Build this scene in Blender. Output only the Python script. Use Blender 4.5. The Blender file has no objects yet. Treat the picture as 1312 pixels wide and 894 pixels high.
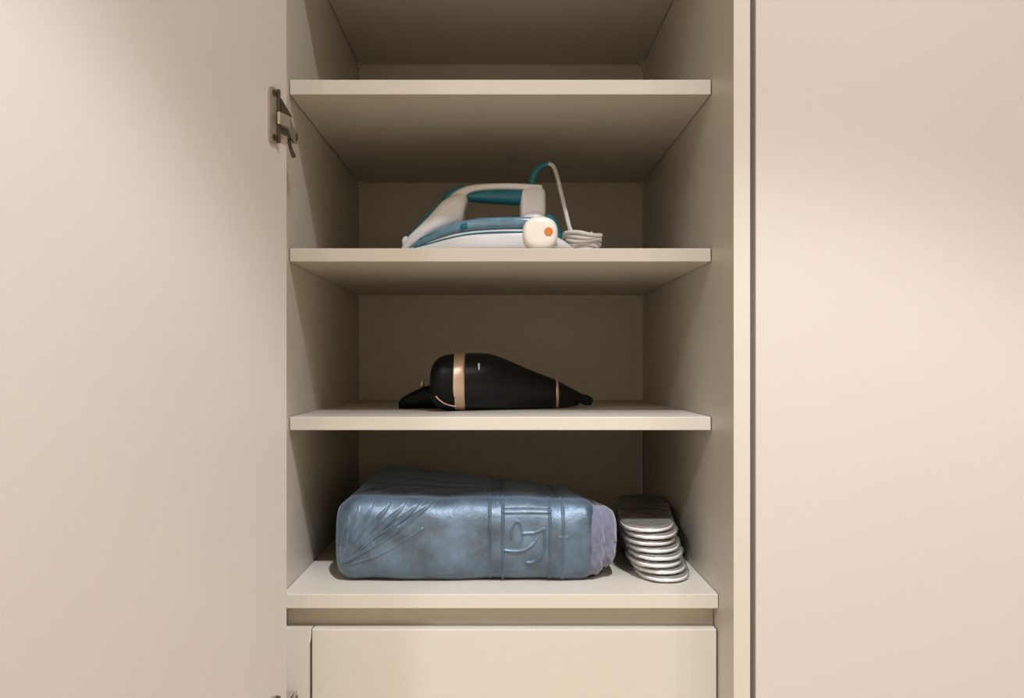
import bpy, bmesh, math, random
import numpy as np
from mathutils import Vector, Matrix

# ------------------------------------------------------------------ camera, world, lights, exposure
F = 1116.0            # focal length in pixels of the 1312-wide frame
CX, CY = 643.0, 467.0  # level horizon / straight-ahead point in that frame
CZ = 1.15             # camera height
sc = bpy.context.scene
col = sc.collection

cam_data = bpy.data.cameras.new('camera')
cam_data.sensor_width = 36.0
cam_data.lens = 36.0 * F / 1312.0
cam_data.shift_x = (656.0 - CX) / 1312.0
cam_data.shift_y = -(447.0 - CY) / 1312.0
cam_data.clip_start = 0.02
cam = bpy.data.objects.new('camera', cam_data)
cam.location = (0, 0, CZ)
cam.rotation_euler = (math.radians(90), 0, 0)
col.objects.link(cam)
sc.camera = cam

world = bpy.data.worlds.new('world')
world.use_nodes = True
world.node_tree.nodes['Background'].inputs['Color'].default_value = (0.9, 0.85, 0.8, 1)
world.node_tree.nodes['Background'].inputs['Strength'].default_value = 0.05
sc.world = world
sc.view_settings.view_transform = 'Standard'
sc.view_settings.look = 'None'
sc.view_settings.exposure = 0.10
sc.view_settings.gamma = 1.0

CEIL = 2.54
WARM = (0.955, 1.0, 1.11)
def spot(name, loc, power, deg, blend, radius=0.035, colour=WARM):
    d = bpy.data.lights.new(name, 'SPOT')
    d.energy = power; d.color = colour; d.spot_size = math.radians(deg); d.spot_blend = blend
    d.shadow_soft_size = radius
    o = bpy.data.objects.new(name, d); o.location = loc; col.objects.link(o)
    return o
LIGHTS = [(0.22, -0.02), (-0.95, -0.10), (1.15, -0.30), (-1.1, -0.85), (1.2, -1.1)]
LZ = CEIL - 0.02
spot('downlight_beam', (*LIGHTS[0], LZ), 86, 82, 0.22, colour=WARM)
spot('downlight_beam', (*LIGHTS[1], LZ), 38, 90, 0.6, colour=WARM)
spot('downlight_beam', (*LIGHTS[2], LZ), 26, 140, 0.6, colour=WARM)
spot('downlight_beam', (*LIGHTS[3], LZ), 82, 150, 0.7, colour=WARM)  # added rear fill, out of view, set wide to brighten the right inner wall
spot('downlight_beam', (*LIGHTS[4], LZ), 28, 150, 0.7, colour=WARM)  # added rear fill, out of view, washes the wall behind the camera
# the wide spill of the front downlight outside its main beam
spot('downlight_spill', (*LIGHTS[0], LZ), 52, 165, 0.6, colour=WARM)

# ------------------------------------------------------------------ helpers
def wx(px, d): return (px - CX) * d / F
def wz(py, d): return CZ - (py - CY) * d / F

def mat(name, rgb, rough=0.5, metal=0.0, noise=0.0, nscale=40.0, bump=0.0, bscale=300.0, **kw):
    m = bpy.data.materials.new(name); m.use_nodes = True
    nt = m.node_tree; b = nt.nodes['Principled BSDF']
    b.inputs['Base Color'].default_value = (*rgb, 1)
    b.inputs['Roughness'].default_value = rough
    b.inputs['Metallic'].default_value = metal
    for k, v in kw.items():
        b.inputs[k.replace('_', ' ')].default_value = v
    tc = nt.nodes.new('ShaderNodeTexCoord')
    if noise > 0:
        n = nt.nodes.new('ShaderNodeTexNoise'); n.inputs['Scale'].default_value = nscale
        n.inputs['Detail'].default_value = 5
        nt.links.new(tc.outputs['Object'], n.inputs['Vector'])
        mx = nt.nodes.new('ShaderNodeMix'); mx.data_type = 'RGBA'
        mx.inputs[6].default_value = (*[c * (1 - noise) for c in rgb], 1)
        mx.inputs[7].default_value = (*[min(1, c * (1 + noise)) for c in rgb], 1)
        nt.links.new(n.outputs['Fac'], mx.inputs[0]); nt.links.new(mx.outputs[2], b.inputs['Base Color'])
    if bump > 0:
        n2 = nt.nodes.new('ShaderNodeTexNoise'); n2.inputs['Scale'].default_value = bscale
        nt.links.new(tc.outputs['Object'], n2.inputs['Vector'])
        bp = nt.nodes.new('ShaderNodeBump'); bp.inputs['Strength'].default_value = bump
        bp.inputs['Distance'].default_value = 0.001
        nt.links.new(n2.outputs['Fac'], bp.inputs['Height']); nt.links.new(bp.outputs['Normal'], b.inputs['Normal'])
    return m

M = {}
M['melamine'] = mat('greige_melamine', (0.56, 0.51, 0.42), 0.42, noise=0.02, nscale=6, bump=0.08, bscale=900)
M['door'] = mat('satin_door_board', (0.55, 0.492, 0.435), 0.38, noise=0.015, nscale=4, bump=0.06, bscale=900)
M['paint'] = mat('white_wall_paint', (0.76, 0.66, 0.50), 0.8, bump=0.2)
M['wood_floor'] = mat('oak_floor', (0.70, 0.57, 0.42), 0.45, noise=0.25, nscale=9)
M['nickel'] = mat('brushed_nickel', (0.50, 0.46, 0.37), 0.38, metal=0.75, noise=0.08)
M['dark_steel'] = mat('dark_steel', (0.10, 0.085, 0.06), 0.4, metal=0.7, noise=0.1)
M['clip'] = mat('pale_plastic_clip', (0.62, 0.57, 0.5), 0.4, noise=0.02)
M['white_plastic'] = mat('white_plastic', (0.80, 0.78, 0.77), 0.25, noise=0.01)
M['cream_plastic'] = mat('cream_plastic', (0.86, 0.80, 0.70), 0.35, noise=0.01)
M['teal'] = mat('teal_plastic', (0.012, 0.16, 0.21), 0.3, noise=0.05)
M['tank'] = mat('blue_tank_plastic', (0.13, 0.25, 0.33), 0.12, noise=0.45, nscale=90, Coat_Weight=0.6)
M['tank_light'] = mat('clear_tank_dome', (0.45, 0.62, 0.66), 0.1, noise=0.05)
M['steel'] = mat('soleplate_steel', (0.6, 0.6, 0.6), 0.25, metal=1.0)
M['orange'] = mat('orange_plastic', (0.72, 0.20, 0.03), 0.4, noise=0.05)
M['cord'] = mat('braided_cord', (0.62, 0.58, 0.53), 0.75, noise=0.25, nscale=500, bump=0.6, bscale=900)
M['black'] = mat('satin_black_plastic', (0.0045, 0.004, 0.004), 0.36, noise=0.1, Specular_IOR_Level=0.3)
M['black_matt'] = mat('matt_black_plastic', (0.003, 0.003, 0.003), 0.5, noise=0.1, Specular_IOR_Level=0.2)
M['gold'] = mat('rose_gold_metal', (0.74, 0.54, 0.40), 0.34, metal=0.7, noise=0.04)
M['silver'] = mat('silver_print', (0.6, 0.62, 0.64), 0.3, metal=0.6)
M['sole'] = mat('white_foam_sole', (0.86, 0.84, 0.79), 0.6, noise=0.04, nscale=80)
M['insole'] = mat('grey_fleece', (0.25, 0.225, 0.185), 0.95, noise=0.25, nscale=120, bump=0.7, bscale=500)
M['lavender'] = mat('lavender_fleece', (0.135, 0.135, 0.195), 0.9, noise=0.22, nscale=160, bump=0.9, bscale=350, Sheen_Weight=0.5)
M['glass'] = mat('lamp_diffuser', (0.9, 0.85, 0.75), 0.3)
M['seam'] = mat('pale_line', (0.75, 0.72, 0.66), 0.4)

def velour():
    m = mat('blue_grey_velour', (0.13, 0.19, 0.26), 0.47, Sheen_Weight=0.35, Sheen_Roughness=0.4, Specular_IOR_Level=0.85, IOR=1.7)
    nt = m.node_tree; b = nt.nodes['Principled BSDF']
    b.inputs['Sheen Tint'].default_value = (0.62, 0.78, 1.0, 1)
    b.inputs['Specular Tint'].default_value = (0.70, 0.86, 1.0, 1)
    tc = nt.nodes.new('ShaderNodeTexCoord')
    n = nt.nodes.new('ShaderNodeTexNoise'); n.inputs['Scale'].default_value = 26; n.inputs['Detail'].default_value = 8; n.inputs['Roughness'].default_value = 0.65
    nt.links.new(tc.outputs['Object'], n.inputs['Vector'])
    cr = nt.nodes.new('ShaderNodeValToRGB')
    cr.color_ramp.elements[0].position = 0.35; cr.color_ramp.elements[0].color = (0.030, 0.046, 0.062, 1)
    cr.color_ramp.elements[1].position = 0.68; cr.color_ramp.elements[1].color = (0.105, 0.155, 0.205, 1)
    nt.links.new(n.outputs['Fac'], cr.inputs['Fac']); nt.links.new(cr.outputs['Color'], b.inputs['Base Color'])
    n2 = nt.nodes.new('ShaderNodeTexNoise'); n2.inputs['Scale'].default_value = 500
    nt.links.new(tc.outputs['Object'], n2.inputs['Vector'])
    bp = nt.nodes.new('ShaderNodeBump'); bp.inputs['Strength'].default_value = 0.35; bp.inputs['Distance'].default_value = 0.0006
    n3 = nt.nodes.new('ShaderNodeTexNoise'); n3.inputs['Scale'].default_value = 70; n3.inputs['Detail'].default_value = 5
    nt.links.new(tc.outputs['Object'], n3.inputs['Vector'])
    bp3 = nt.nodes.new('ShaderNodeBump'); bp3.inputs['Strength'].default_value = 0.55; bp3.inputs['Distance'].default_value = 0.0025
    nt.links.new(n3.outputs['Fac'], bp3.inputs['Height']); nt.links.new(bp3.outputs['Normal'], bp.inputs['Normal'])
    nt.links.new(n2.outputs['Fac'], bp.inputs['Height']); nt.links.new(bp.outputs['Normal'], b.inputs['Normal'])
    return m
M['velour'] = velour()

def film():
    m = bpy.data.materials.new('clear_plastic_film'); m.use_nodes = True
    nt = m.node_tree; nt.nodes.clear()
    out = nt.nodes.new('ShaderNodeOutputMaterial')
    tr = nt.nodes.new('ShaderNodeBsdfTransparent'); tr.inputs['Color'].default_value = (1, 1, 1, 1)
    gl = nt.nodes.new('ShaderNodeBsdfGlossy'); gl.inputs['Roughness'].default_value = 0.28
    gl.inputs['Color'].default_value = (0.95, 0.95, 0.95, 1)
    fr = nt.nodes.new('ShaderNodeFresnel'); fr.inputs['IOR'].default_value = 1.35
    tc = nt.nodes.new('ShaderNodeTexCoord')
    mp = nt.nodes.new('ShaderNodeMapping'); mp.inputs['Scale'].default_value = (1, 1, 3)
    n = nt.nodes.new('ShaderNodeTexNoise'); n.inputs['Scale'].default_value = 60; n.inputs['Detail'].default_value = 4
    bp = nt.nodes.new('ShaderNodeBump'); bp.inputs['Strength'].default_value = 0.8; bp.inputs['Distance'].default_value = 0.004
    nt.links.new(tc.outputs['Object'], mp.inputs['Vector']); nt.links.new(mp.outputs['Vector'], n.inputs['Vector'])
    nt.links.new(n.outputs['Fac'], bp.inputs['Height'])
    nt.links.new(bp.outputs['Normal'], gl.inputs['Normal']); nt.links.new(bp.outputs['Normal'], fr.inputs['Normal'])
    ad = nt.nodes.new('ShaderNodeMath'); ad.operation = 'ADD'; ad.inputs[1].default_value = 0.03
    nt.links.new(fr.outputs['Fac'], ad.inputs[0])
    mx = nt.nodes.new('ShaderNodeMixShader')
    nt.links.new(ad.outputs[0], mx.inputs['Fac']); nt.links.new(tr.outputs[0], mx.inputs[1]); nt.links.new(gl.outputs[0], mx.inputs[2])
    nt.links.new(mx.outputs[0], out.inputs['Surface'])
    return m
M['film'] = film()

def link(name, me, material, parent=None, smooth=False):
    o = bpy.data.objects.new(name, me)
    if material is not None: me.materials.append(material)
    if smooth:
        for p in me.polygons: p.use_smooth = True
    col.objects.link(o)
    if parent: o.parent = parent; o.matrix_parent_inverse = Matrix.Translation(-Vector(parent.location)) if parent.parent is None else Matrix()
    return o

def thing(name, loc, label, cat, group=None):
    o = bpy.data.objects.new(name, None); o.location = loc; o.empty_display_size = 0.05
    o['label'] = label; o['category'] = cat
    if group: o['group'] = group
    col.objects.link(o); return o

def from_bm(name, bm, material, parent=None, smooth=False):
    me = bpy.data.meshes.new(name); bm.normal_update(); bm.to_mesh(me); bm.free()
    o = link(name, me, material, parent, smooth)
    return o

def box_bm(x0, x1, y0, y1, z0, z1, bevel=0.0006, bm=None, seg=2):
    b = bmesh.new()
    bmesh.ops.create_cube(b, size=1)
    for v in b.verts:
        v.co = Vector(((x0 + x1) / 2 + v.co.x * (x1 - x0), (y0 + y1) / 2 + v.co.y * (y1 - y0), (z0 + z1) / 2 + v.co.z * (z1 - z0)))
    if bevel: bmesh.ops.bevel(b, geom=list(b.edges), offset=bevel, segments=seg, affect='EDGES', profile=0.5)
    if bm is None: return b
    me = bpy.data.meshes.new('t'); b.to_mesh(me); b.free(); bm.from_mesh(me); bpy.data.meshes.remove(me)
    return bm

def box(name, x0, x1, y0, y1, z0, z1, material, parent=None, bevel=0.0006, seg=2):
    return from_bm(name, box_bm(x0, x1, y0, y1, z0, z1, bevel, None, seg), material, parent)

def catmull(P, n):
    P = np.array(P, float); k = len(P)
    E = np.vstack([2 * P[0] - P[1], P, 2 * P[-1] - P[-2]])
    out = []
    for i in range(k - 1):
        a, b, c, d = E[i], E[i + 1], E[i + 2], E[i + 3]
        for t in np.linspace(0, 1, n, endpoint=False):
            out.append(0.5 * ((2 * b) + (-a + c) * t + (2 * a - 5 * b + 4 * c - d) * t * t + (-a + 3 * b - 3 * c + d) * t ** 3))
    out.append(P[-1]); return np.array(out)

def rings_to_mesh(name, rings, material, parent=None, cap=True, smooth=True):
    n = len(rings[0]); V = [tuple(p) for r in rings for p in r]; Fc = []
    for i in range(len(rings) - 1):
        for j in range(n):
            a = i * n + j; b = i * n + (j + 1) % n
            Fc.append((a, b, b + n, a + n))
    if cap:
        Fc.append(tuple(range(n))[::-1]); Fc.append(tuple(range((len(rings) - 1) * n, len(rings) * n)))
    me = bpy.data.meshes.new(name); me.from_pydata(V, [], Fc)
    bm = bmesh.new(); bm.from_mesh(me); bmesh.ops.recalc_face_normals(bm, faces=list(bm.faces)); bm.to_mesh(me); bm.free()
    return link(name, me, material, parent, smooth)

def loft(name, st, material, parent=None, exp=2.4, nseg=40, sub=6, smooth=True, cap=True):
    """cross-sections across x: (x, z_bottom, z_top, half_width, y_centre)"""
    S = catmull(st, sub)
    rings = []
    for x, zb, zt, hw, yc in S:
        zc, hz = (zb + zt) / 2, max(1e-5, (zt - zb) / 2); hw = max(1e-5, hw)
        r = []
        for j in range(nseg):
            a = 2 * math.pi * j / nseg; c, s = math.cos(a), math.sin(a)
            r.append((x, yc + hw * math.copysign(abs(c) ** (2 / exp), c), zc + hz * math.copysign(abs(s) ** (2 / exp), s)))
        rings.append(r)
    return rings_to_mesh(name, rings, material, parent, cap, smooth)

def sweep(name, path, radii, material, parent=None, nseg=16, sub=8, up=(0, 1, 0), exp=2.0, smooth=True):
    """tube along path; radii = r or list of (r across the up axis, r along the up axis)"""
    path = [tuple(p) for p in path]
    if not isinstance(radii, (list, tuple)): radii = [(radii, radii)] * len(path)
    A = catmull([(*p, *r) for p, r in zip(path, radii)], sub)
    P = A[:, :3]; R = np.abs(A[:, 3:]); rings = []
    T = np.gradient(P, axis=0)
    prev = Vector(up)
    for i in range(len(P)):
        t = Vector(T[i]).normalized()
        u = prev - t * prev.dot(t)
        if u.length < 1e-6: u = t.orthogonal()
        u.normalize(); w = t.cross(u)
        prev = u
        r = []
        for j in range(nseg):
            a = 2 * math.pi * j / nseg; c, s = math.cos(a), math.sin(a)
            c = math.copysign(abs(c) ** (2 / exp), c); s = math.copysign(abs(s) ** (2 / exp), s)
            r.append(tuple(Vector(P[i]) + u * (c * R[i][1]) + w * (s * R[i][0])))
        rings.append(r)
    return rings_to_mesh(name, rings, material, parent, True, smooth)

def cyl(name, centre, axis, r, h, material, parent=None, seg=24, bevel=0.0005):
    bm = bmesh.new()
    bmesh.ops.create_cone(bm, cap_ends=True, segments=seg, radius1=r, radius2=r, depth=h)
    if bevel:
        eds = [e for e in bm.edges if len(e.link_faces) == 2 and any(len(f.verts) > 4 for f in e.link_faces)]
        bmesh.ops.bevel(bm, geom=eds, offset=bevel, segments=2, affect='EDGES')
    q = Vector((0, 0, 1)).rotation_difference(Vector(axis).normalized())
    bmesh.ops.transform(bm, matrix=Matrix.Translation(centre) @ q.to_matrix().to_4x4(), verts=bm.verts)
    return from_bm(name, bm, material, parent, False)

# ------------------------------------------------------------------ room
def struct(name, *a, material='paint'):
    o = box(name, *a, M[material], None, 0); o['kind'] = 'structure'; return o
YB = 1.60
struct('floor', -2.3, 2.6, -1.4, YB + .1, -0.05, 0, material='wood_floor')
struct('ceiling', -2.3, 2.6, -1.4, YB + .1, CEIL, CEIL + .05)
struct('wall_back', -2.3, 2.6, -1.5, -1.4, 0, CEIL)
struct('wall_left', -2.4, -2.3, -1.5, YB + .1, 0, CEIL)
struct('wall_right', 2.6, 2.7, -1.5, YB + .1, 0, CEIL)
struct('wall_rear', -2.3, 2.6, YB, YB + .1, 0, CEIL)
struct('wall_front', -2.3, -0.2735, 0.95, YB, 0, CEIL)
for i, (x, y) in enumerate(LIGHTS):
    t = thing('ceiling_light', (x, y, CEIL), ['round recessed downlight in the ceiling in front of the open wardrobe',
              'round recessed downlight in the ceiling left of the wardrobe', 'round recessed downlight in the ceiling right of the wardrobe',
              'added unseen round fill light at the far left of the room behind', 'added unseen round fill light at the far right of the room behind'][i], 'light', 'recessed ceiling downlights')  # the last two are added fill lights with trim rings
    bm = bmesh.new()
    bmesh.ops.create_cone(bm, cap_ends=False, segments=32, radius1=0.05, radius2=0.05, depth=0.006)
    R1 = [v for v in bm.verts]
    bm.free()
    rings = []
    for r, z in ((0.044, 0), (0.044, -.008), (0.056, -.008), (0.058, -.004), (0.058, 0)):
        rings.append([(x + r * math.cos(a * math.pi / 16), y + r * math.sin(a * math.pi / 16), CEIL + z) for a in range(32)])
    rings_to_mesh('trim_ring', rings, M['white_plastic'], t, cap=False)

# ------------------------------------------------------------------ the open wardrobe
XL, XR = -0.252, 0.2483
DP, DS, DB = 0.933, 1.030, 1.531     # depth of panel edge, shelf edge, back panel
W = thing('wardrobe', (0, DP, 0), 'open greige built-in wardrobe with three shelves above a ledge and a drawer', 'wardrobe')
TOPZ = 2.50
box('side_panel', XL - .0178, XL, DP, YB - .01, 0.0, TOPZ, M['melamine'], W)
box('side_panel', XR, XR + .0178, DP, YB - .01, 0.0, TOPZ, M['melamine'], W)
box('back_panel', XL + .0003, XR - .0003, DB, DB + .008, 0.08, TOPZ - .02, M['melamine'], W, 0.0003)
box('top_panel', XL + .0003, XR - .0003, DP + .002, DB - .0003, TOPZ - .018, TOPZ, M['melamine'], W)
box('corner_strip', wx(821.2, DB - .004), wx(823.2, DB - .004), DB - .004, DB - .0002, CZ - .262, CZ - .078, M['seam'], W, 0.0003)  # thin pale strip in the back right corner of the bottom compartment
shelves = [(CZ + .527, CZ + .545), (wz(121, DS), wz(102, DS)), (wz(335, DS), wz(318, DS)), (wz(551, DS), wz(534, DS))]
for z0, z1 in shelves:
    box('shelf', XL + .0012, XR - .0012, DS, DB - .0006, z0, z1, M['melamine'], W, 0.0007)
Z1, Z2, Z3 = shelves[1][1], shelves[2][1], shelves[3][1]
DC = 0.9968
ZC = CZ - .2626
box('ledge_shelf', XL + .0006, XR - .0006, DC, DB - .0006, ZC - .0165, ZC, M['melamine'], W, 0.0008)
box('rail', XL + .0006, XR - .0006, DC + .024, DC + .042, ZC - .06, ZC - .0168, M['melamine'], W)
ZD = wz(806, 1.0)
# drawer: front plus its box behind
D = box('drawer', wx(399.5, 1.0), wx(918.3, 1.0), 1.0, 1.018, ZD - .36, ZD, M['melamine'], W, 0.0012)
x0, x1 = wx(399.5, 1.0) + .012, wx(918.3, 1.0) - .012
dbm = bmesh.new()
box_bm(x0, x0 + .014, 1.0185, 1.47, ZD - .33, ZD - .075, .0005, dbm); box_bm(x1 - .014, x1, 1.0185, 1.47, ZD - .33, ZD - .075, .0005, dbm)
box_bm(x0 + .0142, x1 - .0142, 1.456, 1.47, ZD - .33, ZD - .075, .0005, dbm); box_bm(x0 + .0142, x1 - .0142, 1.0185, 1.4558, ZD - .33, ZD - .32, .0005, dbm)
from_bm('drawer_box', dbm, M['melamine'], D)
# filler strip left of the drawer: a routed step leaves a wider dark gap below y 825
fz = wz(826, 1.0)
fb = bmesh.new()
pts = [(XL + .0006, ZD), (wx(398.6, 1.0), ZD), (wx(398.4, 1.0), wz(818, 1)), (wx(396.6, 1.0), fz), (wx(396.4, 1.0), ZD - .36), (XL + .0006, ZD - .36)]
fv = [fb.verts.new((x, 1.0, z)) for x, z in pts]; face = fb.faces.new(fv)
r = bmesh.ops.extrude_face_region(fb, geom=[face])
bmesh.ops.translate(fb, verts=[v for v in r['geom'] if isinstance(v, bmesh.types.BMVert)], vec=(0, .018, 0))
bmesh.ops.recalc_face_normals(fb, faces=list(fb.faces))
from_bm('filler_strip', fb, M['melamine'], W)
box('plinth', XL + .0006, XR - .0006, 1.03, 1.048, 0.0, ZD - .37, M['melamine'], W)
for z0, z1 in shelves[:3]:
    for xa, sx in ((XL, 1), (XR, -1)):
        bm = bmesh.new()
        a, b = (xa + sx * .0003, xa + sx * .0085)
        box_bm(min(a, b), max(a, b), DB - .012, DB - .0008, z0 - .0025, z0 - .0002, .0006, bm)
        a, b = (xa + sx * .0003, xa + sx * .003)
        box_bm(min(a, b), max(a, b), DB - .010, DB - .001, z0 - .0095, z0 - .002, .0006, bm)
        from_bm('shelf_bracket', bm, M['clip'], W)

# open door on the left, about 110 degrees
TH = math.radians(20)
HX, HY = -0.230, 0.933
dirv = Vector((-math.sin(TH), -math.cos(TH), 0)); nin = Vector((math.cos(TH), -math.sin(TH), 0))  # along door, inner-face normal
RM = Matrix((( dirv.x, nin.x, 0, HX), (dirv.y, nin.y, 0, HY), (0, 0, 1, 0), (0, 0, 0, 1)))
def door_tf(o):
    o.data.transform(RM); return o
door = box('door', 0, .56, -.019, 0, 0.06, TOPZ - .005, M['door'], W, 0.0012)
door.data.transform(RM); door.data.flip_normals()
door['label'] = 'left door, swung open'

def rounded_plate(w, h, t, r, bm=None, seg=5):
    b = bm or bmesh.new(); vs = []
    for cx, cy, a0 in ((w / 2 - r, h / 2 - r, 0), (-w / 2 + r, h / 2 - r, 90), (-w / 2 + r, -h / 2 + r, 180), (w / 2 - r, -h / 2 + r, 270)):
        for k in range(seg + 1):
            a = math.radians(a0 + 90 * k / seg); vs.append(b.verts.new((cx + r * math.cos(a), 0, cy + r * math.sin(a))))
    f = b.faces.new(vs)
    e = bmesh.ops.extrude_face_region(b, geom=[f])
    bmesh.ops.translate(b, verts=[v for v in e['geom'] if isinstance(v, bmesh.types.BMVert)], vec=(0, t, 0))
    bmesh.ops.recalc_face_normals(b, faces=list(b.faces))
    return b
def strip(name, plan, th, z0, z1, material, parent, slope=0.0):
    """bent strip of steel: plan = xy points of the side seen, thickness towards -x, from z0 up to z1"""
    b = bmesh.new(); loops = []
    for k, (x, y) in enumerate(plan):
        dz = slope * k
        loops.append([b.verts.new((x, y, z0 + dz)), b.verts.new((x, y, z1 + dz)), b.verts.new((x - th, y, z1 + dz)), b.verts.new((x - th, y, z0 + dz))])
    for p, q in zip(loops, loops[1:]):
        for j in range(4): b.faces.new((p[j], p[(j + 1) % 4], q[(j + 1) % 4], q[j]))
    b.faces.new(loops[0]); b.faces.new(loops[-1][::-1])
    bmesh.ops.recalc_face_normals(b, faces=list(b.faces))
    bmesh.ops.bevel(b, geom=list(b.edges), offset=.0005, segments=2, affect='EDGES')
    return from_bm(name, b, material, parent)
def dl(t, out): p = RM @ Vector((t, out, 0)); return (p.x, p.y)
def hinge(zc):
    b = rounded_plate(.0150, .058, .0024, .005)
    bmesh.ops.translate(b, verts=b.verts, vec=(.0275, .0002, zc + .001))
    bmesh.ops.transform(b, matrix=RM, verts=b.verts)
    bmesh.ops.recalc_face_normals(b, faces=list(b.faces))
    h = from_bm('hinge', b, M['nickel'], W)
    for dz in (-.022, .024):
        cyl('screw', RM @ Vector((.0275, .0030, zc + dz)), nin, .0034, .0016, M['dark_steel'], h, 16)
    bx = box_bm(.0205, .0235, .0005, .0062, zc - .027, zc + .029, .0008)
    bmesh.ops.transform(bx, matrix=RM, verts=bx.verts); bmesh.ops.recalc_face_normals(bx, faces=list(bx.faces))
    from_bm('cup_rim', bx, M['dark_steel'], h)
    A, B_, C_ = RM @ Vector((.0205, .005, zc + .020)), RM @ Vector((.0205, .005, zc + .0045)), RM @ Vector((.004, .0075, zc + .0045))
    b = bmesh.new(); f = b.faces.new([b.verts.new(v) for v in (A, B_, C_)])
    e = bmesh.ops.extrude_face_region(b, geom=[f])
    bmesh.ops.translate(b, verts=[v for v in e['geom'] if isinstance(v, bmesh.types.BMVert)], vec=nin * .0016)
    bmesh.ops.recalc_face_normals(b, faces=list(b.faces))
    from_bm('link', b, M['dark_steel'], h)
    strip('hinge_arm', [dl(.026, .0085), dl(.008, .0085), (-.2262, .936), (-.2300, .960), (-.2325, .991)], .0026, zc - .0085, zc + .0045, M['nickel'], h)
    strip('hinge_lever', [dl(.018, .006), dl(.006, .006)], .0014, zc - .0165, zc - .0095, M['dark_steel'], h)
    box('mounting_plate', XL + .0003, -.2362, .940, .993, zc - .0075, zc + .0035, M['nickel'], h, .001)
    box('mounting_wing', XL + .0003, XL + .0045, .966, .990, zc - .026, zc + .027, M['nickel'], h, .001)
    for dz in (-.020, .015):
        cyl('screw', (XL + .0058, .978, zc + dz), (1, 0, 0), .0042, .0026, M['dark_steel'], h, 16)
    cyl('screw', (-.2318, .982, zc - .002), (1, 0, 0), .0042, .0022, M['dark_steel'], h, 16)
    sweep('release_tab', [(-.2350, .962, zc - .009), (-.2345, .966, zc - .018), (-.2320, .972, zc - .027)], [(.0015, .0035), (.0018, .0032), (.0024, .003)], M['dark_steel'], h, nseg=10, sub=4, up=(0, 1, 0))
hinge(wz(148, .905))
hinge(CZ - .3755)

# closed wardrobe on the right
W2 = thing('wardrobe', (0.6, .933, 0), 'closed satin beige wardrobe door filling the right of the view', 'wardrobe')
xd = wx(968.3, .9335)
box('door', xd, xd + .60, .9335, .9525, 0.06, TOPZ - .005, M['door'], W2, 0.0012)
box('side_panel', XR + .0182, XR + .036, .9545, YB - .01, 0, TOPZ, M['melamine'], W2)
box('side_panel', xd + .585, xd + .603, .9545, YB - .01, 0, TOPZ, M['melamine'], W2)
box('top_panel', XR + .0363, xd + .5847, .9545, YB - .01, TOPZ - .018, TOPZ, M['melamine'], W2)
struct('wall_pier', xd + .606, 2.6, 0.96, YB, 0, CEIL)

# ------------------------------------------------------------------ steam iron on the upper shelf
DI = 1.18
def ip(px, py, dy=0.0): return (wx(px, DI), DI + dy, wz(py, DI))
I = thing('steam_iron', (wx(620, DI), DI, Z2), 'white and teal steam iron lying flat on the shelf with its cord bundled behind', 'iron')
def ist(px, top, bot, hw, y=0.0): return (wx(px, DI), wz(bot, DI) if bot else 0, wz(top, DI), hw, DI + y)
base_pts = [(513, 322, .001), (522, 319, .010), (545, 313, .026), (575, 303, .040), (600, 298, .047), (640, 295.5, .052), (680, 295, .052), (704, 296, .047), (712, 302, .042)]
zs = Z2 + .0045
loft('soleplate', [(wx(a - 1, DI), Z2 + .0002, zs, hw + .0015, DI) for a, t, hw in base_pts], M['steel'], I, exp=6)
loft('body', [(wx(a, DI), zs - .0002, max(zs + .003, wz(t, DI)), hw, DI) for a, t, hw in base_pts], M['white_plastic'], I, exp=3.2)
tank = [(526, 318, 322, .009), (545, 303.5, 315, .024), (572, 293.5, 306, .037), (600, 286.5, 300.5, .045), (640, 283.5, 298, .050), (680, 283.5, 297.5, .050), (699, 284, 298, .047)]
loft('water_tank', [(wx(a, DI), wz(b + 3, DI), wz(t, DI), hw + .0012, DI) for a, t, b, hw in tank], M['tank'], I, exp=4)
loft('shell', [(wx(a, DI), wz(b, DI), wz(t, DI), hw, DI) for a, t, b, hw in
     [(515, 316, 324, .003), (522, 305, 320, .008), (536, 291, 313, .015), (552, 275.5, 304, .021), (566, 260, 298, .0235), (578, 252, 293, .0235), (587, 248.5, 290, .0225), (592.5, 247.5, 289, .020), (597, 249, 268, .016), (599.5, 252, 262, .010)]],
     M['white_plastic'], I, exp=3.0)
sweep('handle', [ip(578, 262), ip(590, 251), ip(606, 243.5), (*ip(635, 240.8)[:2], ip(635, 240.8)[2]), ip(665, 241), ip(694, 243)],
      [(.009, .016), (.008, .015), (.0058, .0145), (.005, .014), (.005, .014), (.0055, .014)], M['white_plastic'], I, nseg=28, exp=3)
sweep('grip', [ip(593, 254.5), ip(601, 253), ip(620, 252), ip(645, 253), ip(668, 254), ip(675, 254)],
      [(.002, .008), (.0055, .0135), (.0085, .0142), (.0095, .0146), (.0090, .0146), (.006, .0130)], M['teal'], I, nseg=28, exp=2.6)
loft('rear_post', [(wx(a, DI), wz(b, DI), wz(t, DI), hw, DI) for a, t, b, hw in
     [(666, 262, 292, .012), (667.5, 252, 292, .017), (670, 244.5, 292, .019), (678, 241, 292, .020), (690, 241.3, 292, .020), (696, 243, 294, .018), (698.5, 247, 296, .014)]],
     M['white_plastic'], I, exp=4)
loft('rear_skirt', [(wx(a, DI), wz(b, DI), wz(t, DI), hw, DI) for a, t, b, hw in
     [(662, 287, 297, .020), (668, 278, 297, .026), (676, 273, 297, .029), (690, 272, 297, .029), (699, 278, 298, .026)]], M['white_plastic'], I, exp=2.6)
loft('heel_cap', [(wx(a, DI), wz(b, DI), wz(t, DI), hw, DI) for a, t, b, hw in
     [(699, 276, 330, .046), (708, 280, 330, .046), (716, 294, 332, .042), (722, 312, 334, .036)]], M['teal'], I, exp=3)
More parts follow.
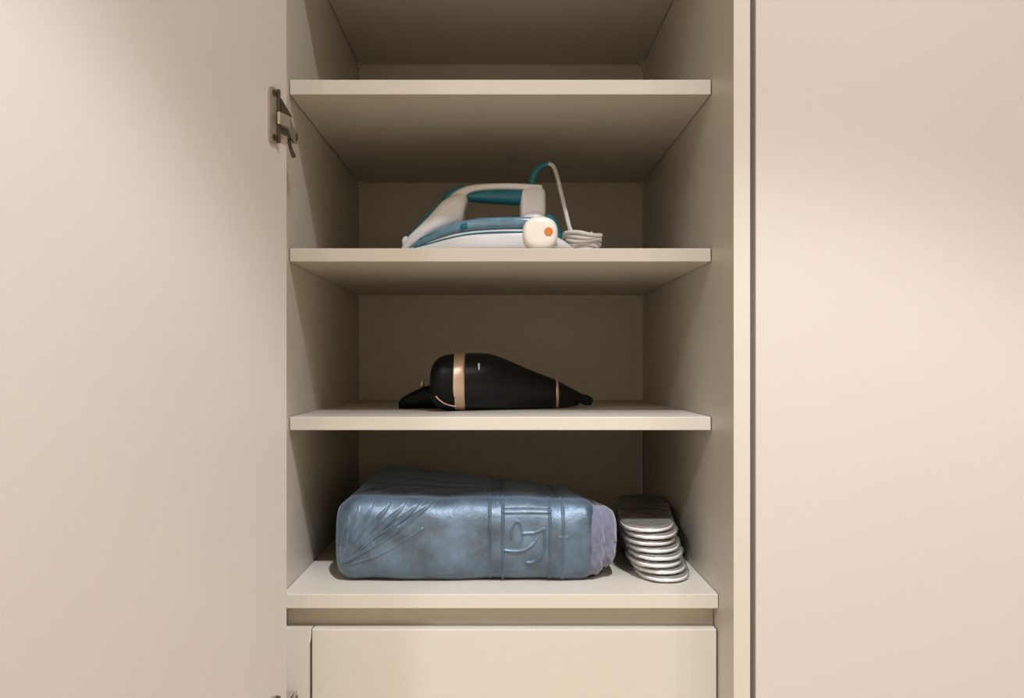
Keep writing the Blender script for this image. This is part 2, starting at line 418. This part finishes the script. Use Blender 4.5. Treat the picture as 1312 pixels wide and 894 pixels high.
loft('spray_button', [(wx(a, DI), wz(b, DI), wz(t, DI), hw, DI) for a, t, b, hw in
     [(566, 252, 258, .004), (573, 246.5, 256, .008), (584, 241, 252, .010), (594, 238, 246, .009), (600, 239, 243, .006)]], M['teal'], I, exp=3)
sweep('trim_line', [ip(523, 303.5), ip(537, 289), ip(552, 273.5), ip(566, 259)], [(.001, .004), (.0018, .009), (.0024, .011), (.0012, .010)], M['teal'], I, nseg=14, exp=3)
loft('nozzle', [(wx(a, DI), wz(b, DI), wz(t, DI), hw, DI) for a, t, b, hw in [(515.5, 306, 313, .003), (518, 303.5, 314, .005), (522, 302, 314, .006)]], M['white_plastic'], I, exp=3)
loft('dial', [(wx(a, DI), wz(b, DI), wz(t, DI), hw, DI) for a, t, b, hw in
     [(600, 285.5, 291, .006), (606, 281.5, 291, .016), (620, 279.5, 291, .022), (636, 280.5, 291, .020), (646, 285, 291, .008)]], M['tank_light'], I, exp=2.4)
def iline(pts, name, r, dd):
    sweep(name, [(wx(a, DI - h), DI - h, wz(b, DI - h)) for a, b, h in pts], r, M['teal'], I, nseg=8, sub=5)
iline([(531, 316.5, .017), (547, 313, .027), (575, 305, .040), (605, 299.5, .047), (640, 297.2, .0515), (680, 297, .0515)], 'tank_trim', .0011, 0)
iline([(538, 306.5, .021), (556, 299, .031), (575, 293.5, .0385), (592, 290, .0435)], 'tank_trim', .0012, 0)
loft('vent_mark', [(wx(a, DI), wz(b, DI), wz(t, DI), hw, DI) for a, t, b, hw in [(591.5, 292, 304, .0445), (595, 291, 303, .0465), (600.5, 289.5, 302, .0478)]], M['teal'], I, exp=4)
sweep('cord_sleeve', [ip(681, 243), ip(681.5, 233), ip(685, 222), ip(693, 213.5), ip(703, 209)], [(.0052, .0052), (.0050, .005), (.0046, .0046), (.004, .004), (.0034, .0034)], M['teal'], I)
def cp(px, py, d): return (wx(px, d), d, wz(py, d))
cord_pts = [cp(701, 209.5, 1.18), cp(708, 212, 1.178), cp(713, 223, 1.175), cp(718, 243, 1.165), cp(724, 268, 1.15), cp(729, 289, 1.13), cp(732, 299, 1.12)]
# bundled coil: flat loops lying on the shelf
rnd = random.Random(4)
ccx, ccd = wx(745, 1.10), 1.098
zb = Z2 + .0033
for k in range(6):
    ph = rnd.uniform(-.6, .6)
    for s in range(8):
        a = math.pi + ph + s * math.pi / 4
        cord_pts.append((ccx + (0.0235 - .001 * k + rnd.uniform(-.003, .003)) * math.cos(a), ccd + (.020 - .002 * k) * math.sin(a),
                         zb + .0218 - .0037 * k + .0022 * math.sin(a * 2 + k)))
cord_pts += [(ccx - .03, ccd - .02, zb + .001), (wx(728, 1.09), 1.085, zb + .001), (wx(716, 1.06), 1.065, zb + .004), (wx(708, 1.052), 1.052, zb + .008)]
sweep('cord', cord_pts, .0028, M['cord'], I, nseg=10, sub=6)
# the loose end of the twist tie sticking up from the bundle
sweep('cord_tie', [cp(742, 307, 1.09), cp(748, 304, 1.09), cp(754, 302, 1.088), cp(759, 298, 1.088)], .0020, M['cord'], I, nseg=8, sub=5)
# plug in front of the iron, its round face with an orange dot
DPl = 1.052
pc = Vector((wx(692, DPl), DPl, Z2 + .0205))
def ringcurve(cx, cy, cz, rx, rz, n=36, e=2.5):
    r = []
    for j in range(n):
        a = 2 * math.pi * j / n; c, s = math.cos(a), math.sin(a)
        r.append((cx + rx * math.copysign(abs(c) ** (2 / e), c), cy, cz + rz * math.copysign(abs(s) ** (2 / e), s)))
    return r
prof = [(-.010, .012), (-.0095, .0165), (-.007, .0195), (.000, .0208), (.012, .0205), (.020, .0185), (.024, .013), (.0245, .004)]
rings = [ringcurve(pc.x, pc.y + y, pc.z + (0.0 if r > .019 else 0.0), r * 1.03, r * .985) for y, r in prof]
pl = rings_to_mesh('plug', rings, M['cream_plastic'], I)
cyl('plug_mark', Vector((wx(703, 1.04), pc.y - .0103, wz(296.5, 1.04))), (0, 1, 0), .0052, .0012, M['orange'], pl, 28)
sweep('strain_relief', [(wx(704, 1.06), 1.062, Z2 + .012), (wx(720, 1.066), 1.068, Z2 + .0085), (wx(731, 1.08), 1.080, Z2 + .0055)], [(.010, .009), (.0065, .006), (.0032, .0032)], M['white_plastic'], pl)

# ------------------------------------------------------------------ hair dryer
def hd(px): return 1.165 + (px - 560) * (0.085 / 197)
H = thing('hair_dryer', (wx(620, 1.18), 1.18, Z3), 'black hair dryer with rose gold bands lying on the middle shelf', 'hair dryer')
def hst(px, top, bot=None, k=1.0):
    d = hd(px); zt = wz(top, d); zb_ = (Z3 + .0003) if bot is None else max(Z3 + .0003, wz(bot, d))
    return (wx(px, d), zb_, zt, (zt - zb_) / 2 * k, d)
loft('front_cap', [hst(551.5, 481, 503), hst(552.5, 474, 509), hst(555.5, 466, 516), hst(561, 459.5, 521), hst(570, 455, 525), hst(584, 453)], M['black_matt'], H, exp=2.3)
loft('gold_band', [hst(582.5, 452.5), hst(584, 451.2), hst(589, 450.6), hst(594.5, 450.8), hst(596.5, 452)], M['gold'], H, exp=2.15)
loft('barrel', [hst(595, 452.5), hst(610, 452), hst(628, 453.5), hst(645, 459), (*hst(665, 467.5)[:5],), hst(685, 476, None), hst(700, 481.5), hst(712, 486, 523)], M['black'], H, exp=2.15)
loft('gold_ring', [hst(711.5, 486.2, 523), hst(712.5, 485.4, 523.5), hst(714.3, 486.2, 523.5), hst(715, 487, 523)], M['gold'], H, exp=2.1)
loft('handle_end', [hst(715, 488, 522), hst(722, 491.5, 522), hst(730, 496, 521), hst(738, 500, 520), hst(741, 503, 519)], M['black'], H, exp=2.1)
sweep('cord_guard', [(wx(736, hd(736)), hd(736), wz(508, hd(736))), (wx(744, hd(744)), hd(744), wz(510, hd(744))), (wx(751, hd(751)), hd(751), wz(512.5, hd(751))), (wx(757, hd(757)), hd(757), wz(514, hd(757)))],
      [(.009, .009), (.007, .007), (.0075, .0075), (.0062, .0062)], M['black'], H)
# pale rim that outlines the dark cap face on the viewer's side
rim = []
for px, py, off in ((553.5, 484, .012), (554.5, 497, .021), (559, 508, .027), (568, 516, .030), (578, 519.5, .029), (585, 520.5, .029)):
    d = hd(px) - off; rim.append((wx(px, d), d, wz(py, d)))
sweep('cap_rim', rim, .0009, M['gold'], H, nseg=8)
dd = 1.148
lg = bmesh.new(); 
dsurf = hd(613.5) - .0335
box_bm(wx(612.3, dsurf), wx(614.8, dsurf), dsurf - .0018, dsurf + .004, wz(483, dsurf), wz(465, dsurf), .0006, lg)
from_bm('slider_switch', lg, M['silver'], H)
# concentrator nozzle pointing away to the left
DN = 1.235
def nst(px, top, bot, hw): return (wx(px, DN), max(Z3 + .0003, wz(bot, DN)), wz(top, DN), hw, DN)
loft('nozzle', [nst(512.5, 513, 523, .018), nst(516, 509, 524, .020), nst(526, 503, 525, .021), nst(540, 496.5, 525, .021), nst(552, 493, 525, .022), nst(566, 490, 525, .024), nst(590, 476, 525, .026)], M['black_matt'], H, exp=3)
loft('nozzle_rim', [nst(539, 489, 497, .004), nst(540, 486.5, 498, .006), nst(542, 487, 498, .006), nst(543, 490, 497, .004)], M['gold'], H, exp=2.2)

# ------------------------------------------------------------------ folded blanket
B = thing('blanket', (wx(600, 1.15), 1.2, ZC), 'folded blue-grey velour blanket with embossed pattern on the ledge above the drawer', 'blanket')
DF = 1.044
def fx(px): return wx(px, DF)
def fh(py): return (wz(py, DF) - ZC)
HB = fh(647)                       # height of the front fold
segs = []                         # (x0,s0,x1,s1,width,amp): s is height on the front, then HB + distance going back on the top
def line(pts, w=.0016, amp=.0013):
    segs.append(([(fx(a), fh(b)) for a, b in pts], w, amp))
fan = (432, 727)
for ex, ey in ((556, 646), (540, 646), (521, 646), (500, 647), (478, 648), (458, 652), (445, 662)):
    mx_, my_ = (ex + fan[0]) / 2, (ey + fan[1]) / 2
    nx_, ny_ = (fan[1] - ey), (ex - fan[0]); q = math.hypot(nx_, ny_); nx_, ny_ = nx_ / q, ny_ / q
    for bow, amp in ((-2.5, -.0016), (4.5, .0020)):
        c = catmull([(fan[0] + 4, fan[1] - 2), (mx_ + nx_ * bow, my_ + ny_ * bow), (ex, ey)], 8)
        line([tuple(p) for p in c], .0016, amp)
line([tuple(p) for p in catmull([(430, 729), (455, 722), (485, 712), (520, 692), (541, 678)], 4)], .0015, .0014)
for x in (627.5, 644.5, 704.5, 721.5):
    segs.append(([(fx(x), .004), (fx(x), HB + .35)], .0016, .0022))
segs.append(([(fx(637), HB), (fx(637), HB + .35)], .0016, .0012))
for y in (654.5, 660.5): line([(644, y), (706, y)], .0012, -.0016)
line([(644, 650), (644, 745)], .0014, .001)
line([tuple(p) for p in catmull([(656, 690), (655, 680), (660, 671), (665, 670), (668, 678), (669, 688), (666, 696)], 5)], .0014, .0025)
line([(669, 684), (685, 683), (697, 678)], .0013, .0026)
line([tuple(p) for p in catmull([(646, 706), (657, 707), (672, 705), (684, 697), (687, 692)], 5)], .0014, .0026)
line([tuple(p) for p in catmull([(697, 680), (698, 698), (694, 712), (685, 720), (675, 722)], 5)], .0015, .0028)
line([(716, 689), (728, 689)], .0015, .001)
rb = random.Random(9)
for k in range(26):               # slanting strokes on the top face, left of the double line
    x = fx(452 + k * 6.6 + rb.uniform(-1, 1)); s0 = HB + .045 + rb.uniform(-.01, .01)
    segs.append(([(x, s0), (x + .012, s0 + .05)], .0018, .0016 * rb.choice((1, -1))))
for s in (.02, .12, .135, .2): segs.append(([(fx(440), HB + s), (fx(900), HB + s + .004)], .002, .0016))
for s in (.03, .04, .10): segs.append(([(fx(645), HB + s), (fx(705), HB + s)], .0016, .0016))

def blanket_mesh(name, pxl, pxr, dfront, h, dback, hbr, nx, emboss, material, inset=0.0, bulge=.010, parent=None, sag_r=0.0, zoff=0.0005, seed=1):
    xl, xr = wx(pxl, dfront), wx(pxr, dfront)
    ns_front, ns_top, ns_back, ns_bot = (210, 110, 20, 12) if emboss else (40, 40, 8, 6)
    L = dback - dfront; rf = h * .40
    prof = []   # (y, z, ny, nz, s)
    def arc(n):
        for i in range(n):
            t = i / (n - 1)
            # front: rounded with superellipse, from bottom to top
            a = -math.pi / 2 + t * math.pi
            c, s = math.cos(a), math.sin(a)
            e = 2.7
            y = dfront + .034 - .034 * abs(c) ** (2 / e)
            z = h / 2 + h / 2 * math.copysign(abs(s) ** (2 / e), s)
            prof.append((y, z))
    arc(ns_front)
    for i in range(1, ns_top): prof.append((dfront + .034 + (L - .056) * i / ns_top, h))
    for i in range(ns_back):
        a = math.pi / 2 - i / (ns_back - 1) * math.pi; prof.append((dback - .022 + .022 * abs(math.cos(a)) ** .6, h / 2 + h / 2 * math.copysign(abs(math.sin(a)) ** .6, math.sin(a))))
    for i in range(1, ns_bot): prof.append((dback - .022 - (L - .056) * i / ns_bot, 0))
    P = np.array(prof); n = len(P)
    # arc coordinate s: height on the front, HB + depth on the top
    s = np.where(P[:, 0] <= dfront + .0341, P[:, 1], h + (P[:, 0] - dfront - .034))
    s[ns_front + ns_top - 1:] = 99
    T = np.roll(P, -1, 0) - np.roll(P, 1, 0); N = np.stack([-T[:, 1], T[:, 0]], 1); N /= np.linalg.norm(N, axis=1)[:, None] + 1e-9
    X = np.linspace(0, 1, nx)
    # end rounding
    xs = xl + (xr - xl) * X
    endr = .016
    ins = np.zeros(nx)
    for i, x in enumerate(xs):
        dl, dr = x - xl, xr - x
        for dd_, rr in ((dl, endr * 1.6), (dr, endr)):
            if dd_ < rr: ins[i] = max(ins[i], 1 - math.sqrt(max(0, 1 - (1 - dd_ / rr) ** 2)))
    V = np.zeros((nx, n, 3))
    rs = np.random.RandomState(seed); ph = rs.uniform(0, 6.28, 12)
    for i, x in enumerate(xs):
        tx = X[i]
        yy, zz = P[:, 0].copy(), P[:, 1].copy()
        cyp, czp = (dfront + dback) / 2, h * .45
        sh = ins[i] * .020
        yy -= np.sign(yy - cyp) * np.minimum(sh, abs(yy - cyp)); zz = zz - np.sign(zz - czp) * np.minimum(sh * .75, abs(zz - czp))
        disp = .0012 * np.sin(zz * 60 + ph[0] + x * 9) + .0010 * np.sin(x * 38 + ph[1] + zz * 31) + .0006 * np.sin(x * 95 + zz * 120 + ph[2])
        if emboss:
            for pts, w, amp in SEG:
                if x < min(p[0] for p in pts) - 3 * w or x > max(p[0] for p in pts) + 3 * w: continue
                d2 = np.full(n, 1.0)
                for (ax, as_), (bx, bs) in zip(pts, pts[1:]):
                    dx, ds = bx - ax, bs - as_; L2 = dx * dx + ds * ds + 1e-12
                    t = np.clip(((x - ax) * dx + (s - as_) * ds) / L2, 0, 1)
                    d2 = np.minimum(d2, (x - ax - t * dx) ** 2 + (s - as_ - t * ds) ** 2)
                disp = disp + amp * np.exp(-d2 / (w * w * .5))
        else:
            disp = disp + .0012 * np.sin(zz * 320 + x * 140 + ph[3]) * np.sin(x * 500 + ph[4])
        yy = yy + N[:, 0] * disp; zz = zz + N[:, 1] * disp
        # the far right sags: height shrinks with depth and towards the right
        back = np.clip((yy - dfront - .02) / L, 0, 1)
        fac = 1 - (1 - hbr / h) * back * np.clip((x - wx(440, DF)) / (wx(766, DF) - wx(440, DF)), -.12, 1)
        zz = np.maximum(zz, 0) * fac
        fac2 = 1 - sag_r * max(0, tx - .55) / .45
        V[i, :, 0] = x; V[i, :, 1] = yy; V[i, :, 2] = ZC + zoff + np.maximum(zz * fac2, 0)
    Vl = V.reshape(-1, 3).tolist(); Fc = []
    for i in range(nx - 1):
        for j in range(n):
            a = i * n + j; b = i * n + (j + 1) % n
            Fc.append((a, b, b + n, a + n))
    Fc.append(tuple(range(n))[::-1]); Fc.append(tuple(range((nx - 1) * n, nx * n)))
    me = bpy.data.meshes.new(name); me.from_pydata(Vl, [], Fc)
    bm = bmesh.new(); bm.from_mesh(me); bmesh.ops.recalc_face_normals(bm, faces=list(bm.faces)); bm.to_mesh(me); bm.free()
    return link(name, me, material, parent, True)
SEG = segs
blanket_mesh('outer_fold', 426, 766, DF, HB + .003, 1.44, .058, 520, True, M['velour'], parent=B)
o = blanket_mesh('inner_fold', 700, 778, DF + .004, fh(652), 1.40, .048, 90, False, M['lavender'], parent=B, zoff=.003, seed=3)
o['label'] = 'lavender grey reverse side of the blanket, inner fold'
o = blanket_mesh('inner_fold', 705, 793, DF + .012, fh(668) , 1.38, .040, 90, False, M['lavender'], parent=B, zoff=.012, seed=5)
o['label'] = 'lavender grey reverse side of the blanket, furthest right fold'

# ------------------------------------------------------------------ slippers stacked in clear wrappers
def outline(L, w, n=44):
    """sole outline: heel at y=0, toe at y=L, wider towards the toe"""
    pts = []
    half = []
    for i in range(n + 1):
        t = i / n; u = (1 - math.cos(math.pi * t)) / 2
        base = math.sin(math.pi * min(1, max(0, u))) if False else (1 - abs(2 * u - 1) ** 5.5) ** .5
        wd = w / 2 * base * (0.93 + .10 * u - .07 * math.exp(-((u - .42) / .16) ** 2))
        half.append((wd, u * L))
    return [(x, y) for x, y in half] + [(-x, y) for x, y in half[-2:0:-1]]
def slab_mesh(L, w, levels, wob=0.0, seed=0):
    """levels: (inset, z)"""
    rs = random.Random(seed); O = outline(L, w); n = len(O); V = []; Fc = []
    for inset, z in levels:
        for k, (x, y) in enumerate(O):
            fxs = 1 - inset * 2 / w; fys = 1 - inset * 2 / L
            j = wob * rs.uniform(-1, 1)
            V.append((x * fxs + j, L / 2 + (y - L / 2) * fys + j, z + j * .5))
    m = len(levels)
    for i in range(m - 1):
        for j in range(n):
            a = i * n + j; b = i * n + (j + 1) % n; Fc.append((a, b, b + n, a + n))
    Fc.append(tuple(range(n))[::-1]); Fc.append(tuple(range((m - 1) * n, m * n)))
    me = bpy.data.meshes.new('slab'); me.from_pydata(V, [], Fc)
    for p in me.polygons: p.use_smooth = len(p.vertices) <= 4
    return me
SL, SW, ST = .272, .0755, .0084
sole_me = slab_mesh(SL, SW - .003, [(.001, .0004), (0, .0012), (0, .0036), (.0006, .0045)]); sole_me.name = 'sole'; sole_me.materials.append(M['sole'])
ins_me = slab_mesh(SL, SW - .003, [(.0012, .0045), (.0006, .0050), (.0014, .0062), (.004, .0068)]); ins_me.name = 'insole'; ins_me.materials.append(M['insole'])
NS = 8
places = ['topmost grey-topped', 'second from top, pale', 'third from top, pale', 'fourth from top, pale', 'fourth from bottom, pale', 'third from bottom, pale', 'second from bottom, pale', 'bottom, lying on the ledge,']
hts = []
for k in range(NS):               # k = 0 is the bottom one
    f = k / (NS - 1)
    z = ZC + .0011 + k * ST * .97
    x = .1965 - .0175 * f + (.0015 * math.sin(k * 2.3)) + (.002 if k == 0 else 0); y = 1.044 + .016 * f + .002 * math.sin(k * 1.7)
    lab = places[NS - 1 - k] + ' flat slipper in clear film beside the folded blanket'
    t = thing('slipper', (x, y, z), lab, 'slipper', 'wrapped slippers stacked beside the blanket')
    t.rotation_euler = (0, 0, -math.radians(2.0 + 4.6 * f))
    for nm, me in (('sole', sole_me), ('insole', ins_me)):
        o = bpy.data.objects.new(nm, me); o.parent = t; col.objects.link(o)
    me = slab_mesh(SL + .003, SW, [(.003, .0001), (.0, .0010), (-.0006, .0042), (.0006, .0066), (.004, .0074)], .0009, k); me.name = 'wrapper'; me.materials.append(M['film'])
    o = bpy.data.objects.new('wrapper', me); o.parent = t; o.location = (0, -.0015, 0); col.objects.link(o)
    hts.append((x, y, z))
